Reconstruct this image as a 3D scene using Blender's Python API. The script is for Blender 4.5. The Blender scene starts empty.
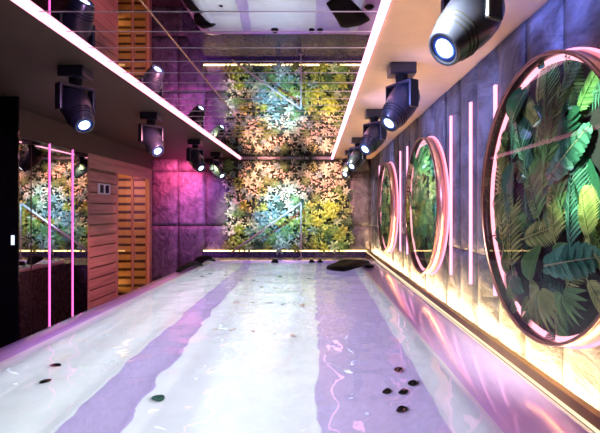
import bpy, bmesh, math, random
from mathutils import Vector, Matrix, noise
C = bpy.context.scene.collection
PI = math.pi
H0 = 1.62            # eye height above the floor; z = h + H0
FPX = 450.0
CEIL = 2.47
YB = 7.34            # back wall
XR = 0.93            # right wall

# ------------------------------------------------------------------ helpers
def obj(name, bm, mat, parent=None, smooth=False, kind=None):
    me = bpy.data.meshes.new(name)
    bm.normal_update()
    if smooth:
        for f in bm.faces: f.smooth = True
    bm.to_mesh(me); bm.free()
    o = bpy.data.objects.new(name, me); C.objects.link(o)
    mats = mat if isinstance(mat, (list, tuple)) else [mat]
    for m in mats: me.materials.append(m)
    if parent: o.parent = parent
    if kind: o['kind'] = kind
    return o

def tag(o, label, cat, group=None):
    o['label'] = label; o['category'] = cat
    if group: o['group'] = group
    return o

def thing(name, label, cat, loc=(0, 0, 0), rotz=0, group=None):
    o = bpy.data.objects.new(name, None); C.objects.link(o)
    o.empty_display_size = 0.05
    o.location = loc; o.rotation_euler = (0, 0, rotz)
    return tag(o, label, cat, group)

def dup(root, loc=None, label=None, matrix=None):
    r = root.copy(); C.objects.link(r)
    if loc is not None: r.location = loc
    if label: r['label'] = label
    for ch in list(root.children):
        c = ch.copy(); C.objects.link(c); c.parent = r
        for g in list(ch.children):
            d = g.copy(); C.objects.link(d); d.parent = c
    return r

def box(bm, x0, x1, y0, y1, z0, z1, bevel=0, mi=0, M=None):
    vs = [bm.verts.new((x, y, z)) for x in (x0, x1) for y in (y0, y1) for z in (z0, z1)]
    q = [(0,1,3,2),(4,6,7,5),(0,4,5,1),(2,3,7,6),(0,2,6,4),(1,5,7,3)]
    fs = [bm.faces.new([vs[i] for i in f]) for f in q]
    for f in fs: f.material_index = mi
    if bevel:
        es = list({e for f in fs for e in f.edges})
        r = bmesh.ops.bevel(bm, geom=es, offset=bevel, segments=2, affect='EDGES', profile=0.6)
        vs = list({v for f in r['faces'] for v in f.verts} | {v for v in vs if v.is_valid})
    if M: bmesh.ops.transform(bm, matrix=M, verts=[v for v in vs if v.is_valid])
    return vs

def lathe(bm, prof, n=32, M=None, closed=False, mi=0):
    """profile of (r, z) spun about z"""
    rings = []
    for r, z in prof:
        if r < 1e-6: rings.append([bm.verts.new((0, 0, z))])
        else: rings.append([bm.verts.new((r*math.cos(2*PI*i/n), r*math.sin(2*PI*i/n), z)) for i in range(n)])
    pairs = list(zip(rings, rings[1:]))
    if closed: pairs.append((rings[-1], rings[0]))
    for a, b in pairs:
        for i in range(n):
            j = (i+1) % n
            if len(a) == 1 and len(b) == 1: continue
            if len(a) == 1: f = bm.faces.new((a[0], b[i], b[j]))
            elif len(b) == 1: f = bm.faces.new((a[i], a[j], b[0]))
            else: f = bm.faces.new((a[i], a[j], b[j], b[i]))
            f.material_index = mi
    vs = [v for r in rings for v in r]
    if M: bmesh.ops.transform(bm, matrix=M, verts=vs)
    return vs

def tube(bm, pts, r, n=10, caps=True):
    pts = [Vector(p) for p in pts]
    rings = []
    for i, p in enumerate(pts):
        d = (pts[min(i+1, len(pts)-1)] - pts[max(i-1, 0)]).normalized()
        u = d.cross(Vector((0, 0, 1)))
        if u.length < 1e-3: u = d.cross(Vector((1, 0, 0)))
        u.normalize(); v = d.cross(u)
        rr = r[i] if isinstance(r, (list, tuple)) else r
        rings.append([bm.verts.new(p + (u*math.cos(2*PI*k/n) + v*math.sin(2*PI*k/n))*rr) for k in range(n)])
    for a, b in zip(rings, rings[1:]):
        for k in range(n):
            bm.faces.new((a[k], a[(k+1) % n], b[(k+1) % n], b[k]))
    if caps:
        bm.faces.new(rings[0][::-1]); bm.faces.new(rings[-1])

def frame_from(d, up=(0, 0, 1)):
    """matrix whose z axis is d"""
    z = Vector(d).normalized(); x = Vector(up).cross(z)
    if x.length < 1e-4: x = Vector((1, 0, 0))
    x.normalize(); y = z.cross(x)
    return Matrix(((x.x, y.x, z.x, 0), (x.y, y.y, z.y, 0), (x.z, y.z, z.z, 0), (0, 0, 0, 1)))

# ------------------------------------------------------------------ materials
def base_mat(name):
    m = bpy.data.materials.new(name); m.use_nodes = True
    nt = m.node_tree; b = nt.nodes['Principled BSDF']
    return m, nt, b

def mat(name, col, rough=0.5, metal=0.0, var=0.08, scale=12, bump=0.0, bscale=40, coat=0.0, emit=None, estr=0, spec=0.5):
    m, nt, b = base_mat(name)
    N, L = nt.nodes, nt.links
    tc = N.new('ShaderNodeTexCoord')
    nz = N.new('ShaderNodeTexNoise'); nz.inputs['Scale'].default_value = scale; nz.inputs['Detail'].default_value = 4
    L.new(tc.outputs['Object'], nz.inputs['Vector'])
    cr = N.new('ShaderNodeValToRGB')
    cr.color_ramp.elements[0].position = 0.3; cr.color_ramp.elements[1].position = 0.7
    cr.color_ramp.elements[0].color = tuple(max(0, c*(1-var*2)) for c in col) + (1,)
    cr.color_ramp.elements[1].color = tuple(min(1, c*(1+var)) for c in col) + (1,)
    L.new(nz.outputs['Fac'], cr.inputs['Fac']); L.new(cr.outputs['Color'], b.inputs['Base Color'])
    b.inputs['Roughness'].default_value = rough; b.inputs['Metallic'].default_value = metal
    b.inputs['Coat Weight'].default_value = coat; b.inputs['Specular IOR Level'].default_value = spec
    if bump:
        n2 = N.new('ShaderNodeTexNoise'); n2.inputs['Scale'].default_value = bscale; n2.inputs['Detail'].default_value = 6
        L.new(tc.outputs['Object'], n2.inputs['Vector'])
        bp = N.new('ShaderNodeBump'); bp.inputs['Strength'].default_value = bump; bp.inputs['Distance'].default_value = 0.01
        L.new(n2.outputs['Fac'], bp.inputs['Height']); L.new(bp.outputs['Normal'], b.inputs['Normal'])
    if emit:
        b.inputs['Emission Color'].default_value = tuple(emit) + (1,); b.inputs['Emission Strength'].default_value = estr
    return m

def emission(name, col, strength):
    m = bpy.data.materials.new(name); m.use_nodes = True
    nt = m.node_tree; nt.nodes.clear()
    e = nt.nodes.new('ShaderNodeEmission'); o = nt.nodes.new('ShaderNodeOutputMaterial')
    e.inputs['Color'].default_value = tuple(col) + (1,); e.inputs['Strength'].default_value = strength
    nt.links.new(e.outputs[0], o.inputs['Surface'])
    return m

def slate(name, c0, c1, bstr=0.9, ys=1.0):
    m, nt, b = base_mat(name); N, L = nt.nodes, nt.links
    tc = N.new('ShaderNodeTexCoord')
    mp = N.new('ShaderNodeMapping'); mp.inputs['Scale'].default_value = (1, ys, 0.8)
    L.new(tc.outputs['Object'], mp.inputs['Vector'])
    n1 = N.new('ShaderNodeTexNoise'); n1.inputs['Scale'].default_value = 6; n1.inputs['Detail'].default_value = 12
    n1.inputs['Roughness'].default_value = 0.65; n1.inputs['Distortion'].default_value = 1.2
    L.new(mp.outputs[0], n1.inputs['Vector'])
    n2 = N.new('ShaderNodeTexNoise'); n2.inputs['Scale'].default_value = 4.0; n2.inputs['Detail'].default_value = 10; n2.inputs['Roughness'].default_value = .6
    n2.inputs['Distortion'].default_value = 2.5
    L.new(mp.outputs[0], n2.inputs['Vector'])
    cr = N.new('ShaderNodeValToRGB'); cr.color_ramp.elements[0].position = .35; cr.color_ramp.elements[1].position = .68
    cr.color_ramp.elements[0].color = c0 + (1,); cr.color_ramp.elements[1].color = c1 + (1,)
    L.new(n1.outputs['Fac'], cr.inputs['Fac'])
    ge = N.new('ShaderNodeNewGeometry'); ma = N.new('ShaderNodeMath'); ma.operation = 'MULTIPLY_ADD'
    ma.inputs[1].default_value = .8; ma.inputs[2].default_value = .6; L.new(ge.outputs['Random Per Island'], ma.inputs[0])
    sc_ = N.new('ShaderNodeVectorMath'); sc_.operation = 'SCALE'
    L.new(cr.outputs[0], sc_.inputs[0]); L.new(ma.outputs[0], sc_.inputs['Scale']); L.new(sc_.outputs[0], b.inputs['Base Color'])
    b.inputs['Roughness'].default_value = .55
    bp = N.new('ShaderNodeBump'); bp.inputs['Strength'].default_value = bstr; bp.inputs['Distance'].default_value = .035
    L.new(n2.outputs['Fac'], bp.inputs['Height'])
    bp2 = N.new('ShaderNodeBump'); bp2.inputs['Strength'].default_value = .5; bp2.inputs['Distance'].default_value = .01
    L.new(n1.outputs['Fac'], bp2.inputs['Height']); L.new(bp.outputs[0], bp2.inputs['Normal'])
    L.new(bp2.outputs[0], b.inputs['Normal'])
    return m

def mosaic(name, c0, c1, scale=30, rough=.18):
    m, nt, b = base_mat(name); N, L = nt.nodes, nt.links
    tc = N.new('ShaderNodeTexCoord')
    vo = N.new('ShaderNodeTexVoronoi'); vo.inputs['Scale'].default_value = scale; vo.inputs['Randomness'].default_value = .12
    L.new(tc.outputs['Object'], vo.inputs['Vector'])
    cr = N.new('ShaderNodeValToRGB')
    cr.color_ramp.elements[0].color = c0 + (1,); cr.color_ramp.elements[1].color = c1 + (1,)
    L.new(vo.outputs['Color'], cr.inputs['Fac']); L.new(cr.outputs[0], b.inputs['Base Color'])
    b.inputs['Roughness'].default_value = rough; b.inputs['Metallic'].default_value = .35
    bp = N.new('ShaderNodeBump'); bp.inputs['Strength'].default_value = .6; bp.inputs['Distance'].default_value = .006
    L.new(vo.outputs['Distance'], bp.inputs['Height']); L.new(bp.outputs[0], b.inputs['Normal'])
    return m

def wood(name, c0, c1, axis='Y'):
    m, nt, b = base_mat(name); N, L = nt.nodes, nt.links
    tc = N.new('ShaderNodeTexCoord'); mp = N.new('ShaderNodeMapping')
    mp.inputs['Scale'].default_value = {'Y': (30, 1.5, 30), 'Z': (30, 30, 1.5)}[axis]
    L.new(tc.outputs['Object'], mp.inputs['Vector'])
    n1 = N.new('ShaderNodeTexNoise'); n1.inputs['Scale'].default_value = 1.5; n1.inputs['Detail'].default_value = 5
    L.new(mp.outputs[0], n1.inputs['Vector'])
    cr = N.new('ShaderNodeValToRGB'); cr.color_ramp.elements[0].position = .3; cr.color_ramp.elements[1].position = .7
    cr.color_ramp.elements[0].color = c0 + (1,); cr.color_ramp.elements[1].color = c1 + (1,)
    L.new(n1.outputs['Fac'], cr.inputs['Fac']); L.new(cr.outputs[0], b.inputs['Base Color'])
    b.inputs['Roughness'].default_value = .45
    return m

def thin_glass(name, tint=(1, 1, 1), ior=1.45, extra=0.0):
    m = bpy.data.materials.new(name); m.use_nodes = True
    nt = m.node_tree; nt.nodes.clear(); N, L = nt.nodes, nt.links
    o = N.new('ShaderNodeOutputMaterial'); mx = N.new('ShaderNodeMixShader')
    t = N.new('ShaderNodeBsdfTransparent'); t.inputs[0].default_value = tint + (1,)
    g = N.new('ShaderNodeBsdfGlossy'); g.inputs['Roughness'].default_value = .02
    fr = N.new('ShaderNodeFresnel'); fr.inputs['IOR'].default_value = ior
    ad = N.new('ShaderNodeMath'); ad.operation = 'ADD'; ad.use_clamp = True; ad.inputs[1].default_value = extra
    L.new(fr.outputs[0], ad.inputs[0]); L.new(ad.outputs[0], mx.inputs[0])
    L.new(t.outputs[0], mx.inputs[1]); L.new(g.outputs[0], mx.inputs[2]); L.new(mx.outputs[0], o.inputs['Surface'])
    return m

def leafmat(name, c0, c1, rough=.4):
    m, nt, b = base_mat(name); N, L = nt.nodes, nt.links
    tc = N.new('ShaderNodeTexCoord')
    n1 = N.new('ShaderNodeTexNoise'); n1.inputs['Scale'].default_value = 9; n1.inputs['Detail'].default_value = 3
    L.new(tc.outputs['Object'], n1.inputs['Vector'])
    oi = N.new('ShaderNodeObjectInfo')
    ge = N.new('ShaderNodeNewGeometry')
    ad0 = N.new('ShaderNodeMath'); ad0.operation = 'MULTIPLY_ADD'; ad0.inputs[1].default_value = .75; ad0.inputs[2].default_value = .1
    L.new(ge.outputs['Random Per Island'], ad0.inputs[0])
    ad = N.new('ShaderNodeMath'); ad.operation = 'MULTIPLY_ADD'; ad.inputs[1].default_value = .5
    L.new(n1.outputs['Fac'], ad.inputs[0]); L.new(ad0.outputs[0], ad.inputs[2])
    cr = N.new('ShaderNodeValToRGB'); cr.color_ramp.elements[0].position = .3; cr.color_ramp.elements[1].position = 1.0
    cr.color_ramp.elements[0].color = c0 + (1,); cr.color_ramp.elements[1].color = c1 + (1,)
    L.new(ad.outputs[0], cr.inputs['Fac']); L.new(cr.outputs[0], b.inputs['Base Color'])
    b.inputs['Roughness'].default_value = rough
    return m

def water_mat():
    m = bpy.data.materials.new('water'); m.use_nodes = True
    nt = m.node_tree; nt.nodes.clear(); N, L = nt.nodes, nt.links
    o = N.new('ShaderNodeOutputMaterial'); g = N.new('ShaderNodeBsdfGlass')
    g.inputs['IOR'].default_value = 1.33; g.inputs['Roughness'].default_value = 0; g.inputs['Color'].default_value = (.97, .985, 1, 1)
    tc = N.new('ShaderNodeTexCoord'); n1 = N.new('ShaderNodeTexNoise')
    n1.inputs['Scale'].default_value = 9; n1.inputs['Detail'].default_value = 2
    L.new(tc.outputs['Object'], n1.inputs['Vector'])
    bp = N.new('ShaderNodeBump'); bp.inputs['Strength'].default_value = .12; bp.inputs['Distance'].default_value = .01
    L.new(n1.outputs['Fac'], bp.inputs['Height']); L.new(bp.outputs[0], g.inputs['Normal'])
    L.new(g.outputs[0], o.inputs['Surface'])
    return m

M_slate_r = slate('slate_right', (.012, .014, .022), (.16, .18, .235), .9, .45)
M_slate_b = slate('slate_back', (.05, .042, .05), (.22, .19, .21))
M_soffit = mat('beige_plaster', (.66, .46, .33), .6, var=.03)
M_soffit_dim = mat('dimmed_brown_plaster', (.10, .062, .042), .55, var=.05)  # left soffit's lack of light put into a darker paint colour; walls share it
M_black = mat('black_gloss', (.006, .006, .008), .08, var=.05)
M_blackm = mat('black_matt', (.008, .008, .010), .6, var=.1, spec=.08)
M_device = mat('black_device_paint', (.012, .014, .028), .32, var=.1, coat=.3)
M_mirror = mat('mirror', (.78, .76, .80), .015, metal=1, var=.01)
M_dmirror = mat('smoked_mirror', (.62, .58, .60), .02, metal=1, var=.01)
M_joint = mat('joint_metal', (.8, .75, .8), .4, metal=.3, var=.02)
M_joint_gold = mat('joint_gold', (.8, .5, .25), .4, metal=.3, var=.02)
M_acrylic = mat('white_acrylic', (.84, .86, .88), .16, var=.02, coat=.5)
M_lane_shade = mat('lavender_lane_shade', (.62, .50, .80), .4, var=.05, scale=30)  # purple light and shade on the submerged ramps put into their colour
M_rim = mat('lilac_acrylic_rim', (.62, .46, .80), .12, var=.02, coat=.6)
M_mosaic = mosaic('mosaic_tile', (.03, .025, .07), (.16, .12, .24), 34)
M_floor = mat('dark_floor_tile', (.07, .06, .065), .25, var=.2, bump=.1)
M_brown = mat('brown_ledge', (.22, .12, .05), .4, var=.1)
M_wood = wood('sauna_wood', (.42, .18, .15), (.62, .30, .25))
M_woodz = wood('sauna_wood_upright', (.42, .18, .14), (.60, .30, .23), 'Z')
M_woodin = wood('sauna_wood_inside', (.55, .34, .16), (.75, .5, .26))
M_steel = mat('brushed_steel', (.85, .74, .70), .3, metal=.45, var=.03)
M_rose = mat('rose_gold', (.85, .52, .44), .34, metal=1, var=.04)
M_rimrg = mat('dark_rose_rim', (.30, .17, .15), .28, metal=.9, var=.05)
M_rimdk = mat('dark_bronze', (.10, .06, .055), .3, metal=.8, var=.05)
M_bluering = mat('blue_lens_ring', (.02, .06, .35), .2, var=.05, emit=(.08, .2, 1), estr=.08)
M_white = mat('white_plastic', (.8, .8, .82), .35, var=.02)
M_glass = thin_glass('clear_glass', ior=1.3)
M_sglass = thin_glass('sauna_glass', (.85, .8, .78))
M_water = water_mat()
E_pink = emission('pink_led', (1.0, .33, .50), 2.6)
E_pinkc = emission('pink_white_led', (1.0, .40, .66), 4)
E_tube = emission('pink_tube', (1.0, .36, .62), 1.7)
E_mag = emission('magenta_led', (1.0, .16, .62), 1.4)
E_warm = emission('warm_led', (1.0, .66, .30), 110)
E_warmb = emission('warm_led_back', (1.0, .66, .25), 5)
E_lens = emission('lens_light', (.62, .80, 1.0), 4)
E_ring = emission('ring_led', (1.0, .36, .46), 1.5)
E_halo = emission('halo_glow', (1.0, .30, .45), 1.6)
E_rimline = emission('rim_line', (1.0, .78, .5), 1.0)

# ------------------------------------------------------------------ setting
def struct(name, bm, m, smooth=False):
    return obj(name, bm, m, None, smooth, 'structure')

XL = -3.45; YF = -1.6
bm = bmesh.new(); box(bm, XL-.1, XR+.1, YF-.1, YB+.1, -.1, 0); struct('floor', bm, M_floor)

def rough_panels(bm, us, vs, place, depth=.028, seed=0, step=.06):
    """cleft stone slabs: grid of displaced quads with recessed joints; place(u,v,d)->xyz"""
    for a, b in zip(us, us[1:]):
        for c, d in zip(vs, vs[1:]):
            nu = max(2, int((b-a)/step)); nv = max(2, int((d-c)/step)); g = .003
            off = random.Random(seed+int(a*100)+int(c*977)).uniform(-.004, .006)
            grid = []
            for i in range(nu+1):
                row = []
                for j in range(nv+1):
                    u = a+g+(b-a-2*g)*i/nu; v = c+g+(d-c-2*g)*j/nv
                    e = 0 if i in (0, nu) or j in (0, nv) else 1
                    dd = .006+off + e*depth*(.5+.5*noise.noise(Vector((u*5+seed, v*3, a*7+c*3))))
                    row.append(bm.verts.new(place(u, v, dd)))
                grid.append(row)
            for i in range(nu):
                for j in range(nv):
                    bm.faces.new((grid[i][j], grid[i+1][j], grid[i+1][j+1], grid[i][j+1])).smooth = True
            # skirts into the joint
            ring = [grid[i][0] for i in range(nu+1)] + [grid[nu][j] for j in range(1, nv+1)] + \
                   [grid[i][nv] for i in range(nu-1, -1, -1)] + [grid[0][j] for j in range(nv-1, 0, -1)]
            uvs = [(a+g+(b-a-2*g)*i/nu, c+g) for i in range(nu+1)] + [(b-g, c+g+(d-c-2*g)*j/nv) for j in range(1, nv+1)] + \
                  [(a+g+(b-a-2*g)*i/nu, d-g) for i in range(nu-1, -1, -1)] + [(a+g, c+g+(d-c-2*g)*j/nv) for j in range(nv-1, 0, -1)]
            low = [bm.verts.new(place(u, v, -.002)) for u, v in uvs]
            n = len(ring)
            for k in range(n):
                bm.faces.new((ring[k], low[k], low[(k+1) % n], ring[(k+1) % n])).smooth = False

# back wall
bm = bmesh.new(); box(bm, XL-.1, XR+.1, YB+.03, YB+.13, 0, CEIL+.1)
rough_panels(bm, [-3.45, -2.68, -2.23, -1.78, -1.33, -.88, -.43, .02, .57, .93], [.0, .48, 1.375, 2.26, 2.47],
             lambda u, v, d: (u, YB+.025-d, v), seed=3)
struct('wall_back', bm, M_slate_b)
# right wall
bm = bmesh.new(); box(bm, XR+.03, XR+.13, YF, YB+.1, 0, CEIL+.1)
us = [YF+.3*i for i in range(30)]; us = [u for u in us if u < YB-.1] + [YB]
rough_panels(bm, us, [0, .48, 1.375, 2.47], lambda u, v, d: (XR+.018-d, u, v), seed=11, depth=.014)
struct('wall_right', bm, M_slate_r)
bm = bmesh.new(); box(bm, XL-.1, XL, YF, YB+.1, 0, CEIL+.1); struct('wall_left', bm, M_soffit_dim)
bm = bmesh.new(); box(bm, XL-.1, XR+.1, YF-.1, YF, 0, CEIL+.1); struct('wall_front', bm, M_soffit_dim)
# black partition standing to the left of the tub
bm = bmesh.new(); box(bm, XL, -2.19, 3.33, 3.345, 0, CEIL-.002); struct('wall_partition', bm, M_black)

# ceiling: two lowered borders around a mirrored field
XM0, XM1 = -1.20, .295
bm = bmesh.new()
box(bm, XL, XM0-.015, YF, YB+.02, CEIL, CEIL+.1, mi=1)
box(bm, XM1+.015, XR+.02, YF, YB+.02, CEIL, CEIL+.1, mi=0)
struct('ceiling', bm, [M_soffit, M_soffit_dim])
bm = bmesh.new()
box(bm, XM0-.015, XM1+.015, YF, YB+.02, CEIL+.012, CEIL+.1)
struct('ceiling_mirror', bm, M_mirror)
bm = bmesh.new()
y = 1.945-.2153*14
while y < 5.2:
    if y > YF: box(bm, XM0, XM1, y-.0014, y+.0014, CEIL+.010, CEIL+.0118)
    y += .2153
struct('trim_1', bm, M_joint)
bm = bmesh.new(); box(bm, -.712, -.708, YF, YB-.02, CEIL+.008, CEIL+.0118)
struct('trim_2', bm, M_joint_gold)
# bulkhead above mirror and sauna
bm = bmesh.new(); box(bm, -2.62, -2.42, 3.44, 6.70, 2.245, CEIL-.002); struct('trim_3', bm, M_soffit_dim)

# LED profiles along the mirror field
def led_box(name, x0, x1, y0, y1, z0, z1, m, label, cat='light strip', group=None):
    bm = bmesh.new(); box(bm, x0, x1, y0, y1, z0, z1)
    return tag(obj(name, bm, m), label, cat, group)
led_box('led_strip', XM0-.009, XM0+.009, YF+.02, YB-.01, CEIL-.010, CEIL+.012, E_pink, 'long pink LED strip along the left edge of the mirrored ceiling')
led_box('led_strip', XM1-.012, XM1+.012, YF+.02, YB-.01, CEIL-.010, CEIL+.012, E_pinkc, 'long pinkish white LED strip along the right edge of the mirrored ceiling')
bm = bmesh.new(); box(bm, XM0+.015, XM1-.015, YB-.022, YB-.012, CEIL-.006, CEIL+.004)
struct('trim_4', bm, M_joint)

# ------------------------------------------------------------------ ledges round the tub
ZR = .97
bm = bmesh.new(); box(bm, .838, XR+.02, YF, YB-.0, .0, ZR-.01); struct('ledge_right', bm, M_brown).name = 'trim_5'
bm = bmesh.new(); box(bm, .842, .872, .0, YB-.05, ZR-.009, ZR+.040, bevel=.004); struct('trim_6', bm, M_brown)
led_box('led_strip', .875, .897, .0, YB-.06, ZR-.009, ZR+.003, E_warm, 'warm white LED strip glowing behind the brown ledge at the foot of the right wall')
led_box('led_strip',   .8385, .8410, .3, YB-.08, ZR-.009, ZR+.003, E_rimline, 'hairline of warm light between the lilac tub rim and the brown ledge')  # thin glowing line drawn along the tub's right rim edge
bm = bmesh.new(); box(bm, -1.80, .836, 6.135, YB-.0, 0, .885); struct('trim_7', bm, M_mosaic)
bm = bmesh.new(); box(bm, -1.80, .836, YB-.07, YB-.0, .886, .965); struct('trim_8', bm, M_mosaic)
led_box('led_strip', -1.79, .86, YB-.05, YB-.03, .966, .984, E_warmb, 'warm yellow LED strip along the foot of the plant wall')

# ------------------------------------------------------------------ swim spa
spa = thing('swim_spa', 'long white acrylic swim spa filled with water, lilac rim', 'swim spa', (-.33, 3.3, 0))
SO = Vector((.33, -3.3, 0))   # parent inverse
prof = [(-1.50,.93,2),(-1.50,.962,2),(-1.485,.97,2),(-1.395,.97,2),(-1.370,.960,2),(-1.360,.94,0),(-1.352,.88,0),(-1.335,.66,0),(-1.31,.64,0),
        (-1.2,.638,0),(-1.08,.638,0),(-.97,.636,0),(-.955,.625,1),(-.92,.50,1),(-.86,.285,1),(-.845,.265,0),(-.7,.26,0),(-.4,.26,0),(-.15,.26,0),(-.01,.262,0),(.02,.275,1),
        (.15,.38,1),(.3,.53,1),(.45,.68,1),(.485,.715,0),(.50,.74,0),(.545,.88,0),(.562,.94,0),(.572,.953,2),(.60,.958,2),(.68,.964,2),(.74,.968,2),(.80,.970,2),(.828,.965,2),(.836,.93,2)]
CX = -.332; HW = 1.168
Y0, Y1 = .55, 6.10
def sec(y):
    """end blending: returns (x scale, depth factor)"""
    d = min(y-Y0, Y1-y)
    R = .20
    c = 0 if d >= R else R - math.sqrt(max(0, R*R-(R-d)**2))
    k = 1.0
    if d < .10: k = 0.0
    elif d < .135: k = .25*(d-.10)/.035
    elif d < .30: k = .25+.75*(d-.135)/.165
    return 1 - c/HW, k
ds = [0, .008, .03, .06, .10, .11, .125, .135, .16, .2, .25, .30]
ys = [Y0+d for d in ds] + [Y0+.3+(Y1-Y0-.6)*i/40 for i in range(1, 40)] + [Y1-d for d in reversed(ds)]
bm = bmesh.new(); rows = []
for y in ys:
    s, k = sec(y); row = []
    d = min(y-Y0, Y1-y)
    for x, z, mi in prof:
        zz = z if (x < -1.355 or x > .57) else ZR-.012-(ZR-.012-z)*k
        if d < .03: zz = min(zz, .93+.04*math.sqrt(d/.03))
        row.append(bm.verts.new((CX+(x-CX)*s, y, zz)))
    rows.append(row)
for a, b, y in zip(rows, rows[1:], ys):
    d = min(y-Y0, Y1-y)
    for i in range(len(prof)-1):
        f = bm.faces.new((a[i], a[i+1], b[i+1], b[i]))
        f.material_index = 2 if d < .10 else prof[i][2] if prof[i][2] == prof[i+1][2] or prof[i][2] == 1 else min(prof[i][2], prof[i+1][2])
        f.smooth = True
bmesh.ops.translate(bm, verts=bm.verts, vec=SO)
shell = obj('shell', bm, [M_acrylic, M_lane_shade, M_rim], spa)
bm = bmesh.new()
box(bm, -1.53, -1.45, Y0+.02, Y1+.02, 0, .925); box(bm, -1.449, .83, Y0+.02, Y0+.05, 0, .925); box(bm, -1.449, .83, Y1-.02, Y1+.02, 0, .925)
bmesh.ops.translate(bm, verts=bm.verts, vec=SO)
obj('side_panel', bm, M_mosaic, spa)

def jet(x, y, z, d, r=.035, m=None):
    bm = bmesh.new()
    lathe(bm, [(0, .004), (r*.35, .006), (r*.4, .002), (r*.75, .004), (r*.85, .012), (r, .010), (r, -.004), (0, -.004)], 16)
    o = obj('jet', bm, m or M_blackm, spa, True)
    o.matrix_local = Matrix.Translation(Vector((x, y, z)) + SO) @ frame_from(d)
    return o
for x in (-.52, -.03, .08): jet(x, Y1-.128, .935, (0, -1, .25), .05 if x < -.3 else .04)
for x, y in ((-1.22, 2.05), (-1.29, 2.25), (-1.2, 5.2), (-1.05, 5.35), (-1.15, 5.55), (-1.25, 5.0), (-1.0, 5.1)): jet(x, y, .648, (0, 0, 1), .023)
for x, y in ((-.78, 2.25), (-.70, 5.2), (-.05, 5.25), (-.4, 5.4)): jet(x, y, .27, (0, 0, 1), .027, mat('green_drain', (.02, .12, .08), .4))
for x, y in ((.40, 1.98), (.33, 2.06), (.45, 2.02), (.36, 1.85), (.42, 2.2)): jet(x, y, .545+(x-.3)*1.0, (-.7, 0, .7), .026)
for x in (-.75, -.6, -.45, -.3, -.15):
    for y in (3.1, 3.9, 4.6): jet(x+.05*math.sin(y*7), y+.2*math.sin(x*40), .27, (0, 0, 1), .022, M_steel)

# corner pillows (soft black cushions fixed to the rim)
def pillow(pts, w, t):
    bm = bmesh.new()
    pts = [Vector(p) for p in pts]; n = len(pts); rings = []
    for i, p in enumerate(pts):
        d = (pts[min(i+1, n-1)]-pts[max(i-1, 0)]).normalized(); s = d.cross(Vector((0, 0, 1))).normalized()
        e = math.sin(PI*(i+.35)/(n-.3))**.5
        rings.append([bm.verts.new(p + s*w*e*math.cos(2*PI*k/12) + Vector((0, 0, 1))*t*e*math.sin(2*PI*k/12)) for k in range(12)])
    for a, b in zip(rings, rings[1:]):
        for k in range(12): bm.faces.new((a[k], a[(k+1) % 12], b[(k+1) % 12], b[k]))
    bm.faces.new(rings[0][::-1]); bm.faces.new(rings[-1])
    bmesh.ops.translate(bm, verts=bm.verts, vec=SO)
    return obj('pillow', bm, M_blackm, spa, True)
pillow([(-1.42, 4.7, .99), (-1.41, 4.9, 1.01), (-1.40, 5.1, 1.02), (-1.38, 5.25, 1.01), (-1.34, 5.36, .975)], .055, .028)
pillow([(-1.40, 5.40, .99), (-1.39, 5.50, 1.03), (-1.34, 5.60, 1.04), (-1.27, 5.68, 1.0)], .09, .035)

# water with gentle ripples
bm = bmesh.new(); nx, ny = 90, 230; g = []
for j in range(ny+1):
    y = Y0+.12+(Y1-Y0-.245)*j/ny; row = []
    for i in range(nx+1):
        x = -1.359+1.919*i/nx
        z = .94 + .0045*noise.noise(Vector((x*5, y*4.2, 1))) + .0022*noise.noise(Vector((x*13, y*11, 5)))
        row.append(bm.verts.new((x, y, z)))
    g.append(row)
for j in range(ny):
    for i in range(nx): bm.faces.new((g[j][i], g[j][i+1], g[j+1][i+1], g[j+1][i]))
tag(obj('water', bm, M_water, None, True), 'clear rippling water filling the swim spa up to its rim', 'water')

# black padded slab lying across the far right corner
bm = bmesh.new()
top = [(.14, 5.16), (.22, 5.02), (.33, 4.94), (.38, 5.0), (.55, 5.30), (.69, 5.56), (.60, 5.70), (.42, 5.80), (.34, 5.78), (.26, 5.5)]
cxp = sum(p[0] for p in top)/len(top); cyp = sum(p[1] for p in top)/len(top)
lay = []
for s, z in ((.97, .952), (1.0, .965), (.98, .985), (.9, 1.0), (.55, 1.012), (.3, 1.004)):
    lay.append([bm.verts.new((cxp+(x-cxp)*s, cyp+(y-cyp)*s, z+.03*(x-.3))) for x, y in top])
for a, b in zip(lay, lay[1:]):
    for k in range(len(top)): bm.faces.new((a[k], a[(k+1) % len(top)], b[(k+1) % len(top)], b[k]))
bm.faces.new(lay[-1]); bm.faces.new(lay[0][::-1])
tag(obj('spa_cushion', bm, M_blackm, None, True), 'black padded cushion slab lying across the far right corner of the swim spa', 'cushion')
bm = bmesh.new(); lathe(bm, [(0, 0), (.05, 0), (.06, .012), (.045, .03), (.02, .036), (0, .037)], 18, Matrix.Translation((.64, 5.22, .966)))
tag(obj('spa_control_knob', bm, M_blackm, None, True), 'small round black diverter knob on the right rim beside the black cushion', 'knob')

# handrail standing behind the tub
hr = thing('handrail', 'slim steel handrail with one post and one sloping bar before the plant wall', 'handrail', (-.2, 7.0, .885))
yh = 7.05
def rail(a, b, r, name):
    bm = bmesh.new(); o = Vector((.2, -7.0, -.885))
    pts = [Vector(a)+(Vector(b)-Vector(a))*t/6 for t in range(7)]
    tube(bm, [p+o for p in pts], r, 10); return obj(name, bm, M_steel, hr, True)
px = lambda x, y, Y: ((x-314)*Y/FPX, Y, H0+(211-y)*Y/FPX)
rail(px(301, 203, yh), (px(301, 203, yh)[0], yh, .886), .012, 'post')
rail(px(232, 252, yh), px(301, 203, yh), .016, 'bar')
bm = bmesh.new(); lathe(bm, [(0, .012), (.035, .012), (.04, 0), (0, 0)], 20, Matrix.Translation((px(301, 203, yh)[0]+.2, yh-7.0, .001)))
obj('foot_plate', bm, M_steel, hr, True)

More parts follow.
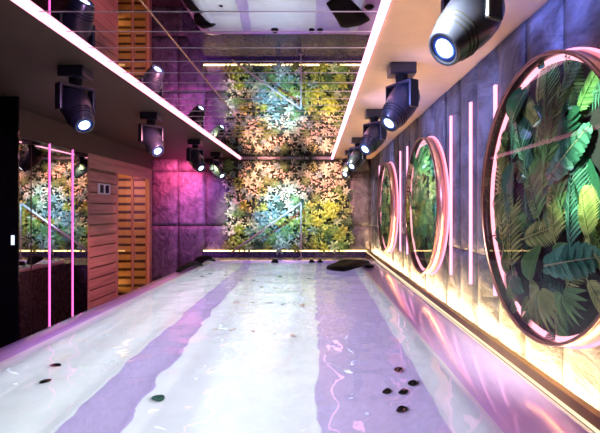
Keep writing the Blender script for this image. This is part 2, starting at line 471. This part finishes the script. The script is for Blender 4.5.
# ------------------------------------------------------------------ foliage builders
def leaf(bm, M, L, W, bend=.5, cup=.25, n=6, tip=1.0, rib=0.0):
    """leaf along +y, normal +z; bend curls it toward -z"""
    rows = []; p = Vector((0, 0, 0)); a = 0
    for i in range(n+1):
        t = i/n
        w = W*.5*(math.sin(PI*min(1, t**.75*.97+.03))**.8)*tip if i < n else 0.0
        zr = rib*(1 if i % 2 else -1)
        if i == n: rows.append([bm.verts.new(M @ p)])
        else: rows.append([bm.verts.new(M @ (p+Vector((-w, 0, cup*w+zr)))), bm.verts.new(M @ p), bm.verts.new(M @ (p+Vector((w, 0, cup*w+zr))))])
        a = -bend*(t+.5/n)
        p = p + Vector((0, math.cos(a), math.sin(a)))*L/n
    for r, s in zip(rows, rows[1:]):
        if len(s) == 1:
            bm.faces.new((r[0], r[1], s[0])); bm.faces.new((r[1], r[2], s[0]))
        else:
            bm.faces.new((r[0], r[1], s[1], s[0])); bm.faces.new((r[1], r[2], s[2], s[1]))

def leaf_frame(phi, elev, org=(0, 0, 0), roll=0):
    """leaf frame in local plane x-y with outward +z: direction phi in plane, raised by elev"""
    d = Vector((math.cos(phi)*math.cos(elev), math.sin(phi)*math.cos(elev), math.sin(elev)))
    n = Vector((-math.cos(phi)*math.sin(elev), -math.sin(phi)*math.sin(elev), math.cos(elev)))
    s = d.cross(n)
    M = Matrix(((s.x, d.x, n.x, org[0]), (s.y, d.y, n.y, org[1]), (s.z, d.z, n.z, org[2]), (0, 0, 0, 1)))
    return M @ Matrix.Rotation(roll, 4, 'Y')

def rosette(rng, layers, W, bend, cup):
    bm = bmesh.new()
    for cnt, L, el in layers:
        o = rng.uniform(0, 6.28)
        for k in range(cnt):
            leaf(bm, leaf_frame(o+2*PI*k/cnt+rng.uniform(-.12, .12), el+rng.uniform(-.1, .1), (0, 0, .01)), L*rng.uniform(.88, 1.1), W*L, bend, cup)
    return bm
def clump(rng, cnt, R, L, W):
    bm = bmesh.new()
    for k in range(cnt):
        r = R*math.sqrt(rng.random()); a = rng.uniform(0, 6.28)
        leaf(bm, leaf_frame(a+rng.uniform(-.7, .7), rng.uniform(.15, .9), (r*math.cos(a), r*math.sin(a), rng.uniform(.0, .05))), L*rng.uniform(.7, 1.2), W, .6, .2, 4)
    return bm
def fernlet(rng, cnt, L):
    bm = bmesh.new()
    for k in range(cnt):
        M = leaf_frame(2*PI*k/cnt+rng.uniform(-.2, .2), rng.uniform(.2, .6), (0, 0, .01))
        frond(bm, M, L*rng.uniform(.8, 1.1), .32*L, 9, .9, .06*L/.15*.16)
    return bm
def frond(bm, M, L, W, pairs, bend, lw, sweep=.9, droop=.15):
    """pinnate frond: a rib with leaflet pairs"""
    p = Vector((0, 0, 0)); prev = None
    for i in range(pairs+1):
        t = i/pairs; a = -bend*t
        tng = Vector((0, math.cos(a), math.sin(a))); nrm = Vector((0, -math.sin(a), math.cos(a)))
        w = .0025*(1-t)+.0008
        cur = [bm.verts.new(M @ (p+Vector((-w, 0, 0))+nrm*.002)), bm.verts.new(M @ (p+Vector((w, 0, 0))+nrm*.002))]
        if prev: bm.faces.new((prev[0], prev[1], cur[1], cur[0]))
        prev = cur
        if t > .06:
            ll = W*(math.sin(PI*(t*.82+.12))**.7)
            for s in (-1, 1):
                d = (tng*math.cos(sweep) + Vector((s, 0, 0))*math.sin(sweep) - nrm*droop).normalized()
                nn = (nrm - d*nrm.dot(d)).normalized(); sd = d.cross(nn)
                Ml = Matrix(((sd.x, d.x, nn.x, p.x), (sd.y, d.y, nn.y, p.y), (sd.z, d.z, nn.z, p.z), (0, 0, 0, 1)))
                leaf(bm, M @ Ml, ll, lw, .35, .3, 4)
        p = p + tng*L/pairs

# ------------------------------------------------------------------ plant wall
rng = random.Random(7)
PX0, PX1, PZ0, PZ1 = -1.40, .57, 1.0, 2.46
pw = thing('plant_wall_panel', 'tall dark green leafy backing panel of the plant wall behind the swim spa', 'plant wall', ((PX0+PX1)/2, YB-.01, 1.0))
bm = bmesh.new(); box(bm, PX0-(PX0+PX1)/2, PX1-(PX0+PX1)/2, -.02, .0, -.01, PZ1-1.0)
obj('backing', bm, mat('dark_moss', (.015, .03, .018), .8, var=.3, bump=.8), pw)
MW = Matrix(((1, 0, 0, 0), (0, 0, -1, 0), (0, 1, 0, 0), (0, 0, 0, 1)))   # local x,y,z(out) -> world x, z, -y
bm = bmesh.new()
for k in range(1500):
    x = rng.uniform(PX0-.02, PX1+.02)-(PX0+PX1)/2; z = rng.uniform(.0, PZ1-1.02)
    leaf(bm, MW @ leaf_frame(rng.uniform(0, 6.28), rng.uniform(.05, .6), (x, z, .01+rng.uniform(0, .02))), rng.uniform(.05, .11), rng.uniform(.018, .035), .7, .2, 4)
obj('small_leaves', bm, leafmat('small_leaf', (.008, .03, .012), (.08, .17, .06)), pw, True, 'stuff')

L_pale = leafmat('pale_leaf', (.16, .26, .14), (.62, .70, .48))
L_yel = leafmat('yellow_green_leaf', (.14, .22, .02), (.52, .54, .10))
L_dark = leafmat('dark_spiky_leaf', (.03, .09, .06), (.09, .18, .11))
L_blue = leafmat('blue_green_leaf', (.05, .16, .14), (.34, .52, .44))
L_lime = leafmat('lime_leaf', (.10, .20, .03), (.46, .56, .16))
L_fern = leafmat('fern_leaf', (.03, .12, .03), (.24, .40, .12))
L_cream = leafmat('cream_leaf', (.25, .25, .12), (.80, .72, .52))
kinds = []
def proto(bm, m): 
    me = bpy.data.meshes.new('plant'); bm.to_mesh(me); bm.free(); me.materials.append(m)
    for p in me.polygons: p.use_smooth = True
    return me
r2 = random.Random(3)
kinds = [
 ('star_leaf_plant', 'pale star-shaped plant', [proto(rosette(r2, [(7, .14, .3), (6, .10, .7), (3, .06, 1.1)], .34, .9, .5), L_pale) for _ in range(3)]),
 ('rosette_plant', 'yellow-green rosette plant', [proto(rosette(r2, [(7, .15, .3), (6, .11, .7), (4, .07, 1.1)], .34, 1.1, .5), L_yel) for _ in range(3)]),
 ('spiky_plant', 'dark spiky plant', [proto(rosette(r2, [(12, .15, .15), (10, .13, .5), (6, .10, .95)], .12, .25, .5), L_dark) for _ in range(2)]),
 ('succulent_plant', 'blue-green succulent', [proto(rosette(r2, [(8, .12, .3), (7, .095, .7), (5, .06, 1.1)], .36, .7, .5), L_blue) for _ in range(3)]),
 ('small_leaf_bush', 'lime small-leaved plant', [proto(clump(r2, 34, .10, .06, .022), L_lime) for _ in range(3)]),
 ('fern_plant', 'green feathery fern plant', [proto(fernlet(r2, 8, .16), L_fern) for _ in range(2)]),
 ('cream_leaf_plant', 'cream small-leaved plant', [proto(clump(r2, 30, .10, .07, .026), L_cream) for _ in range(3)]),
]
ORD = ['first', 'second', 'third', 'fourth', 'fifth', 'sixth', 'seventh', 'eighth', 'ninth', 'tenth', 'eleventh', 'twelfth', 'thirteenth']
NR, NC = 11, 13
r3 = random.Random(21)
for r in range(NR):
    for c in range(NC):
        fx = (c+.5+(.25 if r % 2 else -.25))/NC; fz = (r+.5)/NR
        x = PX0+(PX1-PX0)*fx+r3.uniform(-.025, .025); z = PZ1-.05-(PZ1-PZ0-.04)*fz+r3.uniform(-.025, .025)
        if fz < .42: w = [5, 1.5, .4, 2, 1.2, 1, 5]
        elif .15 < fx < .55: w = [4, .8, 1.5, 5, .6, 2, 1]
        else: w = [2, 5, 1, .6, 4, 1.5, .8]
        k = r3.choices(range(7), w)[0]; nm, desc, ms = kinds[k]
        o = bpy.data.objects.new(nm, r3.choice(ms)); C.objects.link(o)
        s = r3.uniform(.62, .95)*(.85 if fz < .42 else 1.05)
        o.matrix_world = Matrix.Translation((x, YB-.06-r3.uniform(0, .03), z)) @ MW @ Matrix.Rotation(r3.uniform(0, 6.28), 4, 'Z') @ Matrix.Scale(s, 4)
        tag(o, f'{desc}, {ORD[c]} from left in {ORD[r]} plant wall row from top', 'plant', 'plants on the plant wall')

# ------------------------------------------------------------------ round plant pictures on the right wall
G_vein = leafmat('leaf_vein', (.22, .36, .14), (.42, .55, .28))
G_palm = leafmat('palm_green', (.02, .11, .02), (.18, .50, .13), .3)
G_dark = leafmat('deep_green', (.006, .05, .022), (.04, .21, .10), .25)
G_teal = leafmat('teal_green', (.015, .11, .06), (.11, .38, .22), .25)
G_light = leafmat('fresh_green', (.08, .20, .02), (.42, .56, .16), .35)
RO = .542; HC = H0+.045
def midrib(bm, M, L, w, bend):
    p = Vector((0, 0, 0)); prev = None; n = 10
    for i in range(n+1):
        t = i/n; a = -bend*(t+.5/n); ww = w*(1-t)+.0006; q = p+Vector((0, 0, .0022))
        cur = [bm.verts.new(M @ (q+Vector((-ww, 0, 0)))), bm.verts.new(M @ (q+Vector((ww, 0, 0))))]
        if prev:
            f = bm.faces.new((prev[0], prev[1], cur[1], cur[0])); f.material_index = 1
        prev = cur; p = p+Vector((0, math.cos(a), math.sin(a)))*L/n
def banana(bm, M, L, W):
    # blade torn into narrow strips along its side veins
    n = 15
    for sd in (-1, 1):
        for i in range(n):
            t = (i+.3)/n; w = W*.5*math.sin(PI*min(1, t*.9+.08))**.6
            Ml = Matrix.Translation((0, L*t*.93, -.10*L*t*t)) @ Matrix.Rotation(-sd*1.12, 4, 'Z') @ Matrix.Rotation(.35*(1 if i % 2 else -.2), 4, 'Y')
            leaf(bm, M @ Ml, w*1.08, L/n*2.1, .35, .05, 5)
    midrib(bm, M, L*.97, .0035, .2)
def oval(bm, M, L, W):
    leaf(bm, M, L, W, .6, .28, 12, 1.0, .0012); midrib(bm, M, L*.95, .0025, .6)
def monstera(bm, M, L, W):
    for s in (-1, 1):
        for i in range(6):
            t = .1+.8*i/6
            Ml = Matrix.Translation((0, L*t*.75, .004*i)) @ Matrix.Rotation(-s*(1.35-1.05*t), 4, 'Z') @ Matrix.Rotation(.15*s, 4, 'Y')
            leaf(bm, M @ Ml, W*(.62-.12*abs(t-.4)), L*.22, .45, .1, 6)
    leaf(bm, M, L*1.02, W*.22, .4, .1, 8)
def fan(bm, M, L, cnt=11):
    for i in range(cnt):
        a = -1.5+3.0*i/(cnt-1)
        leaf(bm, M @ Matrix.Rotation(a, 4, 'Z') @ Matrix.Translation((0, .01, 0)), L*(1-.15*abs(a)/1.5), L*.2, .5, .35, 6)

def round_frame(yc, label, seed, custom=None, hide_small=False):
    root = thing('round_plant_picture', label, 'plant picture', (XR+.004, yc, HC), group='round plant pictures on the right wall')
    root.rotation_mode = 'QUATERNION'
    R = Matrix(((0, 0, -1), (-1, 0, 0), (0, 1, 0)))
    root.rotation_quaternion = R.to_quaternion()
    n = 96
    bm = bmesh.new(); lathe(bm, [(0, .0), (RO-.012, .0), (RO-.012, .034), (0, .034)], n)
    obj('backing', bm, mat('frame_backing', (.012, .022, .016), .7, var=.2), root)
    bm = bmesh.new(); lathe(bm, [(RO, 0), (RO, .084), (RO-.008, .084), (RO-.008, 0)], n, closed=True)
    for f in bm.faces:
        c = f.calc_center_median(); f.material_index = 1 if math.hypot(c.x, c.y) < RO-.006 else 0
    obj('drum', bm, [M_rose, M_rimdk], root, True)
    bm = bmesh.new(); lathe(bm, [(RO+.002, .004), (RO+.010, .004), (RO+.010, .016), (RO+.002, .016)], n, closed=True)
    obj('halo_glow', bm, E_halo, root)  # added glowing ring for the pink reflection on the drum's outer face
    bm = bmesh.new(); lathe(bm, [(RO+.002, .082), (RO+.002, .091), (RO-.010, .091), (RO-.010, .082)], n, closed=True)
    obj('rim', bm, M_rimrg, root, True)
    bm = bmesh.new(); lathe(bm, [(RO-.010, .036), (RO-.010, .046), (RO-.032, .046), (RO-.032, .036)], n, closed=True)
    obj('led_ring', bm, E_ring, root)
    bm = bmesh.new(); lathe(bm, [(RO-.010, .086), (0, .086)], n)
    obj('glass', bm, M_glass, root)
    rg = random.Random(seed)
    def add(name, kind, x, y, ang, L, W, m, z=.03, el=.05):
        # keep the whole leaf inside the drum
        d = Vector((math.cos(ang), math.sin(ang)))
        lim = RO-.012
        tip = Vector((x, y))+d*L
        for _ in range(12):
            if tip.length <= lim: break
            L *= .92; W *= .95; tip = Vector((x, y))+d*L
        bm = bmesh.new(); M = leaf_frame(ang, el, (x, y, z))
        if kind == 'palm': frond(bm, M, L, W*1.1, 16, .22, W*.115, .72, .12)
        elif kind == 'fern': frond(bm, M, L, W, 20, .28, W*.15, 1.05, .05)
        elif kind == 'banana': banana(bm, M, L, W)
        elif kind == 'oval': oval(bm, M, L, W)
        elif kind == 'monstera': monstera(bm, M, L, W)
        elif kind == 'fan': fan(bm, M, L)
        for v in bm.verts:
            v.co.z = min(max(v.co.z+.022, .036), .0845)
            rr = math.hypot(v.co.x, v.co.y)
            if rr > RO-.011: v.co.x *= (RO-.011)/rr; v.co.y *= (RO-.011)/rr
        obj(name, bm, [m, G_vein], root, True)
    # undergrowth
    for k in range(40):
        a = rg.uniform(0, 6.28); r = .56*math.sqrt(rg.random())
        kd = rg.choice(['palm', 'fern', 'fern', 'oval'])
        nm = {'palm': 'palm_frond', 'fern': 'fern_frond', 'oval': 'broad_leaf'}[kd]
        L = rg.uniform(.2, .34)
        add(nm, kd, r*math.cos(a), r*math.sin(a), rg.uniform(0, 6.28), L, L*(.36 if kd == 'palm' else .26 if kd == 'fern' else .4),
            rg.choice([G_palm, G_dark, G_teal, G_light]), rg.uniform(.022, .032))
    # sprigs reaching over the lit edge
    for k in range(16):
        a = 2*PI*k/16+rg.uniform(-.12, .12); r = rg.uniform(.36, .42)
        kd = rg.choice(['fern', 'palm', 'fern']); L = rg.uniform(.17, .24)
        add(kd+'_frond', kd, r*math.cos(a), r*math.sin(a), a+rg.uniform(-.8, .8), L, L*(.34 if kd == 'fern' else .42), rg.choice([G_light, G_palm, G_teal]), .034, .02)
    if custom:
        for c in custom: add(*c)
    else:
        for k in range(20):
            a = rg.uniform(0, 6.28); r = .40*math.sqrt(rg.random())
            kd = rg.choice(['palm', 'palm', 'fern', 'banana', 'oval', 'monstera', 'fan'])
            nm = {'palm': 'palm_frond', 'fern': 'fern_frond', 'oval': 'broad_leaf', 'banana': 'banana_leaf', 'monstera': 'split_leaf', 'fan': 'fan_leaf'}[kd]
            L = rg.uniform(.24, .38)
            add(nm, kd, r*math.cos(a), r*math.sin(a), rg.uniform(.6, 2.6) if rg.random() < .7 else rg.uniform(3.6, 5.8), L,
                L*{'palm': .4, 'fern': .28, 'oval': .55, 'banana': .36, 'monstera': .7, 'fan': 1}[kd], rg.choice([G_palm, G_dark, G_palm, G_light]), rg.uniform(.034, .048))
    return root
Y1C = 1.735
def pl(x, y, X=.88):       # pixel on the first picture -> its local plane
    Y = X*FPX/(x-314); return (Y1C-Y, H0+(211-y)*Y/FPX-HC)
def cl(name, kind, a, b, wr, m, z):
    p, q = Vector(pl(*a)), Vector(pl(*b)); d = q-p
    return (name, kind, p.x, p.y, math.atan2(d.y, d.x), d.length, d.length*wr, m, z)
custom1 = [
 cl('broad_leaf', 'oval', (514, 122), (528, 70), .66, G_dark, .040),
 cl('palm_frond', 'palm', (548, 140), (545, 62), .34, G_palm, .036),
 cl('palm_frond', 'palm', (545, 195), (558, 92), .42, G_palm, .044),
 cl('palm_frond', 'palm', (566, 215), (540, 120), .40, G_palm, .042),
 cl('palm_frond', 'palm', (530, 178), (512, 108), .40, G_teal, .038),
 cl('fern_frond', 'fern', (545, 225), (522, 150), .34, G_palm, .046),
 cl('fern_frond', 'fern', (505, 250), (497, 150), .26, G_light, .036),
 cl('fern_frond', 'fern', (515, 275), (507, 180), .26, G_light, .040),
 cl('fern_frond', 'fern', (560, 245), (550, 170), .36, G_light, .046),
 cl('palm_frond', 'palm', (575, 250), (572, 165), .40, G_teal, .046),
 cl('banana_leaf', 'banana', (553, 180), (594, 122), .42, G_teal, .050),
 cl('banana_leaf', 'banana', (549, 266), (605, 256), .42, G_teal, .050),
 cl('broad_leaf', 'oval', (534, 280), (538, 242), .75, G_palm, .052),
 cl('broad_leaf', 'oval', (528, 292), (507, 262), .4, G_teal, .048),
 cl('fern_frond', 'fern', (596, 240), (583, 190), .45, G_light, .050),
 cl('fan_leaf', 'fan', (545, 288), (541, 332), 1, G_light, .050),
 cl('fan_leaf', 'fan', (566, 292), (572, 328), 1, G_palm, .046),
 cl('fern_frond', 'fern', (535, 300), (512, 330), .4, G_light, .044),
 cl('split_leaf', 'monstera', (560, 145), (585, 95), .7, G_dark, .040),
 cl('broad_leaf', 'oval', (520, 310), (497, 285), .5, G_light, .044),
]
round_frame(Y1C, 'largest round plant picture with banana leaf and palm fronds, nearest on the right wall', 5, custom1)
round_frame(3.63, 'middle round plant picture in a pink lit ring on the right wall', 9)
round_frame(5.49, 'smallest round plant picture in a pink lit ring, farthest along the right wall', 14)

# vertical pink tubes between the pictures
for y, lb in ((2.29, 'vertical pink light tube tucked beside the far edge of the largest round picture'),
              (2.65, 'vertical pink light tube midway between the largest and the middle round picture'),
              (3.03, 'vertical pink light tube close to the near edge of the middle round picture'),
              (4.45, 'vertical pink light tube beyond the middle round picture, nearer of the two'),
              (4.81, 'vertical pink light tube close to the near edge of the smallest round picture'),
              (6.35, 'vertical pink light tube beyond the smallest round picture near the back corner')):
    led_box('light_tube', XR-.014, XR-.001, y-.010, y+.010, H0-.43, H0+.64, E_tube, lb, 'light tube', 'vertical pink light tubes on the right wall')

# ------------------------------------------------------------------ mirror wall and sauna on the left
mw = thing('mirror_panel', 'tall smoked mirror panel beside the sauna, reflecting the plant wall', 'mirror', (-2.42, 4.1, 0))
bm = bmesh.new(); box(bm, -.02, .02, -.66, .67, .02, 2.24); obj('mirror_glass', bm, M_dmirror, mw)
bm = bmesh.new(); box(bm, .0201, .023, -.285, -.279, .02, 2.24); box(bm, .0201, .026, -.66, .67, 2.225, 2.24); obj('edge_profile', bm, M_rimdk, mw)
for yy, lb in ((450*2.395/264, 'vertical pink light line on the smoked mirror, nearer the black partition'), (450*2.395/241, 'vertical pink light line on the smoked mirror, nearer the sauna')):
    led_box('light_line', -2.397, -2.393, yy-.006, yy+.006, .3, 2.235, E_mag, lb, 'light line', 'pink light lines on the smoked mirror')

SY0, SY1, SZ = 4.79, 6.67, 2.24
sa = thing('sauna_cabin', 'wooden infrared sauna cabin with slatted front and glass door by the left wall', 'sauna', (-2.9, 5.73, 0))
def so(bm): bmesh.ops.translate(bm, verts=bm.verts, vec=(2.9, -5.73, 0)); return bm
DY0, DY1 = 5.50, 6.56
def slats(bm, x0, x1, y0, y1, z0, z1, h=.118, gap=.012):
    z = z0
    while z < z1-.02:
        t = min(z+h-gap, z1); box(bm, x0, x1, y0, y1, z, t, bevel=.006); z += h
bm = bmesh.new(); box(bm, -2.46, -2.4262, SY0+.02, DY0, .06, SZ-.16, mi=1); slats(bm, -2.426, -2.402, SY0+.02, DY0-.03, .06, SZ-.16, .118, .016); obj('slat_front', so(bm), [M_wood, M_brown], sa)
bm = bmesh.new(); box(bm, -3.38, -2.40, SY0, SY1, SZ-.06, SZ, bevel=.004); box(bm, -2.46, -2.40, SY0+.02, SY1, SZ-.155, SZ-.061, bevel=.004); obj('roof', so(bm), M_wood, sa)
bm = bmesh.new(); box(bm, -3.38, -2.40, SY0, SY1, 0, .058, bevel=.004); obj('base', so(bm), M_wood, sa)
bm = bmesh.new(); box(bm, -3.38, -2.40, SY0, SY0+.02, .06, SZ-.061); obj('side_wall', so(bm), M_woodz, sa)
bm = bmesh.new(); box(bm, -3.38, -2.47, SY1-.02, SY1, .06, SZ-.061, mi=1); slats(bm, -3.34, -2.48, SY1-.045, SY1-.025, .06, SZ-.07, .12, .04); obj('side_wall', so(bm), [M_woodin, M_soffit_dim], sa)
bm = bmesh.new(); box(bm, -3.38, -3.36, SY0+.021, SY1-.036, .06, SZ-.061); slats(bm, -3.361, -3.345, SY0+.03, SY1-.04, .06, SZ-.07, .11, .02); obj('inner_wall', so(bm), M_woodin, sa)
bm = bmesh.new(); box(bm, -3.34, -2.9, SY0+.03, SY1-.04, .46, .50); box(bm, -2.93, -2.9, SY0+.03, SY1-.04, .1, .459); obj('bench', so(bm), M_woodin, sa)
for a, b in ((DY1, SY1), (DY0-.029, DY0+.02)):
    bm = bmesh.new(); box(bm, -2.46, -2.40, a, b, .06, SZ-.156, bevel=.004); obj('door_post', so(bm), M_woodz, sa)
dr = obj('door', so((lambda b: (b.faces.new([b.verts.new(p) for p in ((-2.43, DY0+.021, .07), (-2.43, DY1-.001, .07), (-2.43, DY1-.001, SZ-.157), (-2.43, DY0+.021, SZ-.157))]), b)[1])(bmesh.new())), M_sglass, sa)
bm = bmesh.new(); box(bm, -2.445, -2.42, 6.01, 6.05, .07, SZ-.157); obj('mullion', so(bm), M_woodz, sa)
bm = bmesh.new(); tube(bm, [(-2.40, 6.0, 1.0), (-2.385, 6.0, 1.0), (-2.385, 6.0, 1.3), (-2.40, 6.0, 1.3)], .008); h = obj('handle', so(bm), M_woodz, dr); 
bm = bmesh.new(); box(bm, -2.8, -2.6, 5.6, 6.4, SZ-.075, SZ-.064); obj('ceiling_lamp', so(bm), emission('sauna_lamp', (1, .55, .18), 5), sa)
bm = bmesh.new(); box(bm, -2.925, -2.905, 5.2, 6.6, .505, .52); obj('bench_light', so(bm), emission('sauna_bench_light', (1, .55, .18), 12), sa)
bm = bmesh.new(); box(bm, -2.402, -2.388, 4.99, 5.28, 1.81, 1.93, bevel=.004); cp = obj('control_panel', so(bm), M_white, sa)
for q in (5.06, 5.19):
    bm = bmesh.new(); box(bm, -2.3885, -2.385, q-.035, q+.045, 1.825, 1.915); obj('display', so(bm), M_black, cp)

# switch on the black partition, and its small lit screen
sw = thing('wall_switch', 'small white lit switch plate on the black partition', 'switch', (-2.222, 3.329, H0-.2))
bm = bmesh.new(); box(bm, -.02, .02, -.008, .0, -.065, .065, bevel=.003); obj('plate', bm, M_blackm, sw)
bm = bmesh.new(); box(bm, -.012, .012, -.011, -.0085, -.05, .02); obj('button', bm, mat('lit_button', (.6, .7, .8), .4, emit=(.7, .85, 1), estr=1.0), sw)

# ------------------------------------------------------------------ moving head lights
def moving_head(x, y, heading, tilt, label):
    """heading: direction in plan the lens leans to; tilt: angle below horizontal"""
    root = thing('moving_head_light', label, 'stage light', (x, y, CEIL), 0, 'black moving head lights under the ceiling')
    root.scale = (.9, .9, 1.0)
    bm = bmesh.new()
    box(bm, -.085, .085, -.07, .07, -.064, -.0, bevel=.010)
    obj('base', bm, M_device, root)
    bm = bmesh.new(); lathe(bm, [(0, -.064), (.042, -.064), (.036, -.105), (0, -.105)], 20); obj('swivel', bm, M_blackm, root, True)
    d = Vector((math.cos(heading)*math.cos(tilt), math.sin(heading)*math.cos(tilt), -math.sin(tilt)))
    Ry = Matrix.Rotation(heading, 4, 'Z')
    bm = bmesh.new()
    box(bm, -.038, .038, -.116, .116, -.125, -.104, bevel=.008)
    for q in (-1, 1): box(bm, -.036, .036, q*.108-.010, q*.108+.010, -.262, -.106, bevel=.008)
    bmesh.ops.transform(bm, matrix=Ry, verts=bm.verts)
    obj('yoke', bm, M_device, root)
    Mh = Matrix.Translation((0, 0, -.225)) @ frame_from(d)
    bm = bmesh.new()
    lathe(bm, [(0, -.140), (.035, -.137), (.064, -.122), (.085, -.09), (.096, -.045), (.097, -.01), (.094, .03), (.085, .08), (.072, .13), (.064, .165), (.060, .172), (.050, .172), (.046, .160), (0, .160)], 30, Mh)
    hd = obj('head', bm, M_device, root, True)
    bm = bmesh.new(); lathe(bm, [(0, .172), (.02, .171), (.034, .166), (.034, .1615), (0, .1615)], 24, Mh); obj('lens', bm, E_lens, hd, True)
    bm = bmesh.new(); lathe(bm, [(.0345, .1615), (.0345, .167), (.045, .167), (.045, .1615)], 24, Mh, closed=True); obj('bezel', bm, M_bluering, hd, True)
    bm = bmesh.new()
    for q in (.125, .108, .091): lathe(bm, [(.072+(.13-q)*.26, q), (.077+(.13-q)*.26, q-.004), (.072+(.13-q)*.26, q-.008)], 28, Mh)
    obj('cooling_ribs', bm, M_blackm, hd, True)
    return root
for i, (y, hd, tl) in enumerate(((1.47, 3.6, .74), (2.62, 3.7, .85), (3.80, 3.8, .75), (5.24, 3.9, .75), (6.35, 3.9, .75))):
    moving_head(.51, y, hd, tl, f'black moving head light under the right ceiling border, {["nearest and largest", "second nearest", "third nearest", "fourth nearest", "farthest, by the plant wall"][i]}')
for i, (y, hd, tl) in enumerate(((2.68, -.6, .85), (3.92, -.7, .75), (5.38, -.6, .8), (6.55, -.5, .8))):
    moving_head(-1.42, y, hd, tl, f'black moving head light under the left ceiling border, {["nearest and largest", "second nearest", "third nearest", "farthest, by the plant wall"][i]}')

# ------------------------------------------------------------------ lamps
def area(name, loc, d, sx, sy, power, col):
    l = bpy.data.lights.new(name, 'AREA'); l.shape = 'RECTANGLE'; l.size = sx; l.size_y = sy
    l.energy = power; l.color = col
    o = bpy.data.objects.new(name, l); C.objects.link(o)
    o.location = loc; o.rotation_euler = Vector(d).to_track_quat('-Z', 'Y').to_euler(); return o
def spot(name, loc, target, power, col, ang=40, blend=.8, r=.04):
    l = bpy.data.lights.new(name, 'SPOT'); l.energy = power; l.color = col
    l.spot_size = math.radians(ang); l.spot_blend = blend; l.shadow_soft_size = r
    o = bpy.data.objects.new(name, l); C.objects.link(o)
    o.location = loc; o.rotation_euler = (Vector(target)-Vector(loc)).to_track_quat('-Z', 'Y').to_euler(); return o
# added fill for the tub, unseen from above, facing down just under the surface
area('underwater_fill', (-.45, 3.3, .90), (0, 0, -1), .5, 4.8, 12, (.86, 1, 1))
area('underwater_fill', (-1.12, 3.3, .90), (0, 0, -1), .25, 4.8, 4.2, (.86, .98, 1))
area('underwater_fill', (.33, 3.3, .90), (0, 0, -1), .2, 4.8, 1.5, (.8, .72, 1))
# moving head beams, with added spots for leaves, rims, tub side and deck
spot('beam_and_fill', (-.85, 6.6, 2.42), (-.75, 7.3, 2.0), 72, (1, .40, .33), 80)
spot('beam_and_fill', (.12, 6.6, 2.42), (.2, 7.3, 2.0), 62, (1, .38, .34), 75)
spot('beam_and_fill', (-.45, 6.0, 2.3), (-.5, 7.3, 1.6), 165, (.20, .68, 1), 42)
spot('beam_and_fill', (-.35, 5.6, 2.3), (-.42, 7.3, 1.85), 45, (1, .95, .9), 24)
spot('beam_and_fill', (.4, 6.1, 2.3), (.35, 7.3, 1.45), 110, (1, .86, .3), 44)
spot('beam_and_fill', (-1.5, 6.3, 2.3), (-1.2, 7.3, 1.6), 80, (.8, .95, .4), 44)
spot('beam_and_fill', (-2.05, 6.9, 2.40), (-2.2, 7.34, 2.0), 60, (1, .10, .34), 130, 1)
spot('beam_and_fill', (-1.6, 6.3, 2.2), (-1.8, 7.3, 1.6), 70, (.55, .2, 1), 70)
spot('beam_and_fill', (.6, 6.3, 2.3), (.75, 7.3, 1.6), 75, (1, .66, .82), 60)
spot('beam_and_fill', (.35, 1.6, 2.40), (.93, 1.7, 2.46), 42, (.22, .27, 1), 80, 1)
spot('beam_and_fill', (.2, 2.3, 2.3), (.93, 2.6, 2.2), 32, (.3, .36, 1), 80, 1)
spot('beam_and_fill', (.1, 3.4, 2.2), (.93, 3.4, 2.0), 40, (.32, .36, 1), 130, 1)
spot('beam_and_fill', (.1, 5.4, 2.2), (.93, 5.4, 2.0), 26, (.32, .42, 1), 130, 1)
spot('beam_and_fill', (.2, 1.3, 2.38), (.9, 1.78, 1.62), 230, (.92, 1, .8), 60, 1)  # added spot brightening the leaves of the nearest picture
spot('beam_and_fill', (.2, 3.1, 2.38), (.9, 3.63, 1.65), 48, (.9, 1, .7), 62, 1)  # added spot on the middle picture's leaves
spot('beam_and_fill', (.2, 5.0, 2.38), (.9, 5.49, 1.65), 40, (.9, 1, .7), 60, 1)  # added spot on the farthest picture's leaves
spot('beam_and_fill', (-1.0, 3.5, 2.35), (-2.4, 5.2, 1.3), 125, (1, .34, .46), 60, 1)
spot('beam_and_fill', (-.4, 1.0, 2.4), (.75, 2.8, .97), 45, (.74, .48, 1), 100, 1)  # added purple spot to lighten the right rim
spot('beam_and_fill', (-.5, 1.6, 2.42), (-1.47, 3.3, .97), 80, (.78, .45, 1), 80, 1)  # added purple spot to lighten the left rim
spot('beam_and_fill', (-2.0, 4.3, 2.3), (-1.56, 4.4, .4), 30, (1, .7, .3), 70, 1)  # added warm spot on the tub side, seen back in the smoked mirror
spot('beam_and_fill', (-.4, 5.6, 2.3), (-.4, 6.8, .9), 35, (.5, .25, 1), 100, 1)  # added purple spot brightening the mosaic deck
lp = bpy.data.lights.new('sauna_lamp', 'POINT'); lp.energy = 3; lp.color = (1, .52, .40); lp.shadow_soft_size = .1
lo = bpy.data.objects.new('sauna_lamp', lp); C.objects.link(lo); lo.location = (-2.75, 5.9, 1.9)

w = bpy.data.worlds.new('World'); bpy.context.scene.world = w; w.use_nodes = True
w.node_tree.nodes['Background'].inputs[0].default_value = (.3, .2, .4, 1); w.node_tree.nodes['Background'].inputs[1].default_value = .2

# ------------------------------------------------------------------ camera
cd = bpy.data.cameras.new('camera'); cam = bpy.data.objects.new('camera', cd); C.objects.link(cam)
cam.location = (0, 0, H0); cam.rotation_euler = (PI/2, 0, 0)
cd.sensor_width = 36; cd.lens = FPX/600*36; cd.shift_x = -14/600; cd.shift_y = -5.5/600; cd.clip_start = .02
sc = bpy.context.scene; sc.camera = cam
sc.view_settings.view_transform = 'Standard'
sc.view_settings.look = 'None'
sc.view_settings.exposure = 0.55
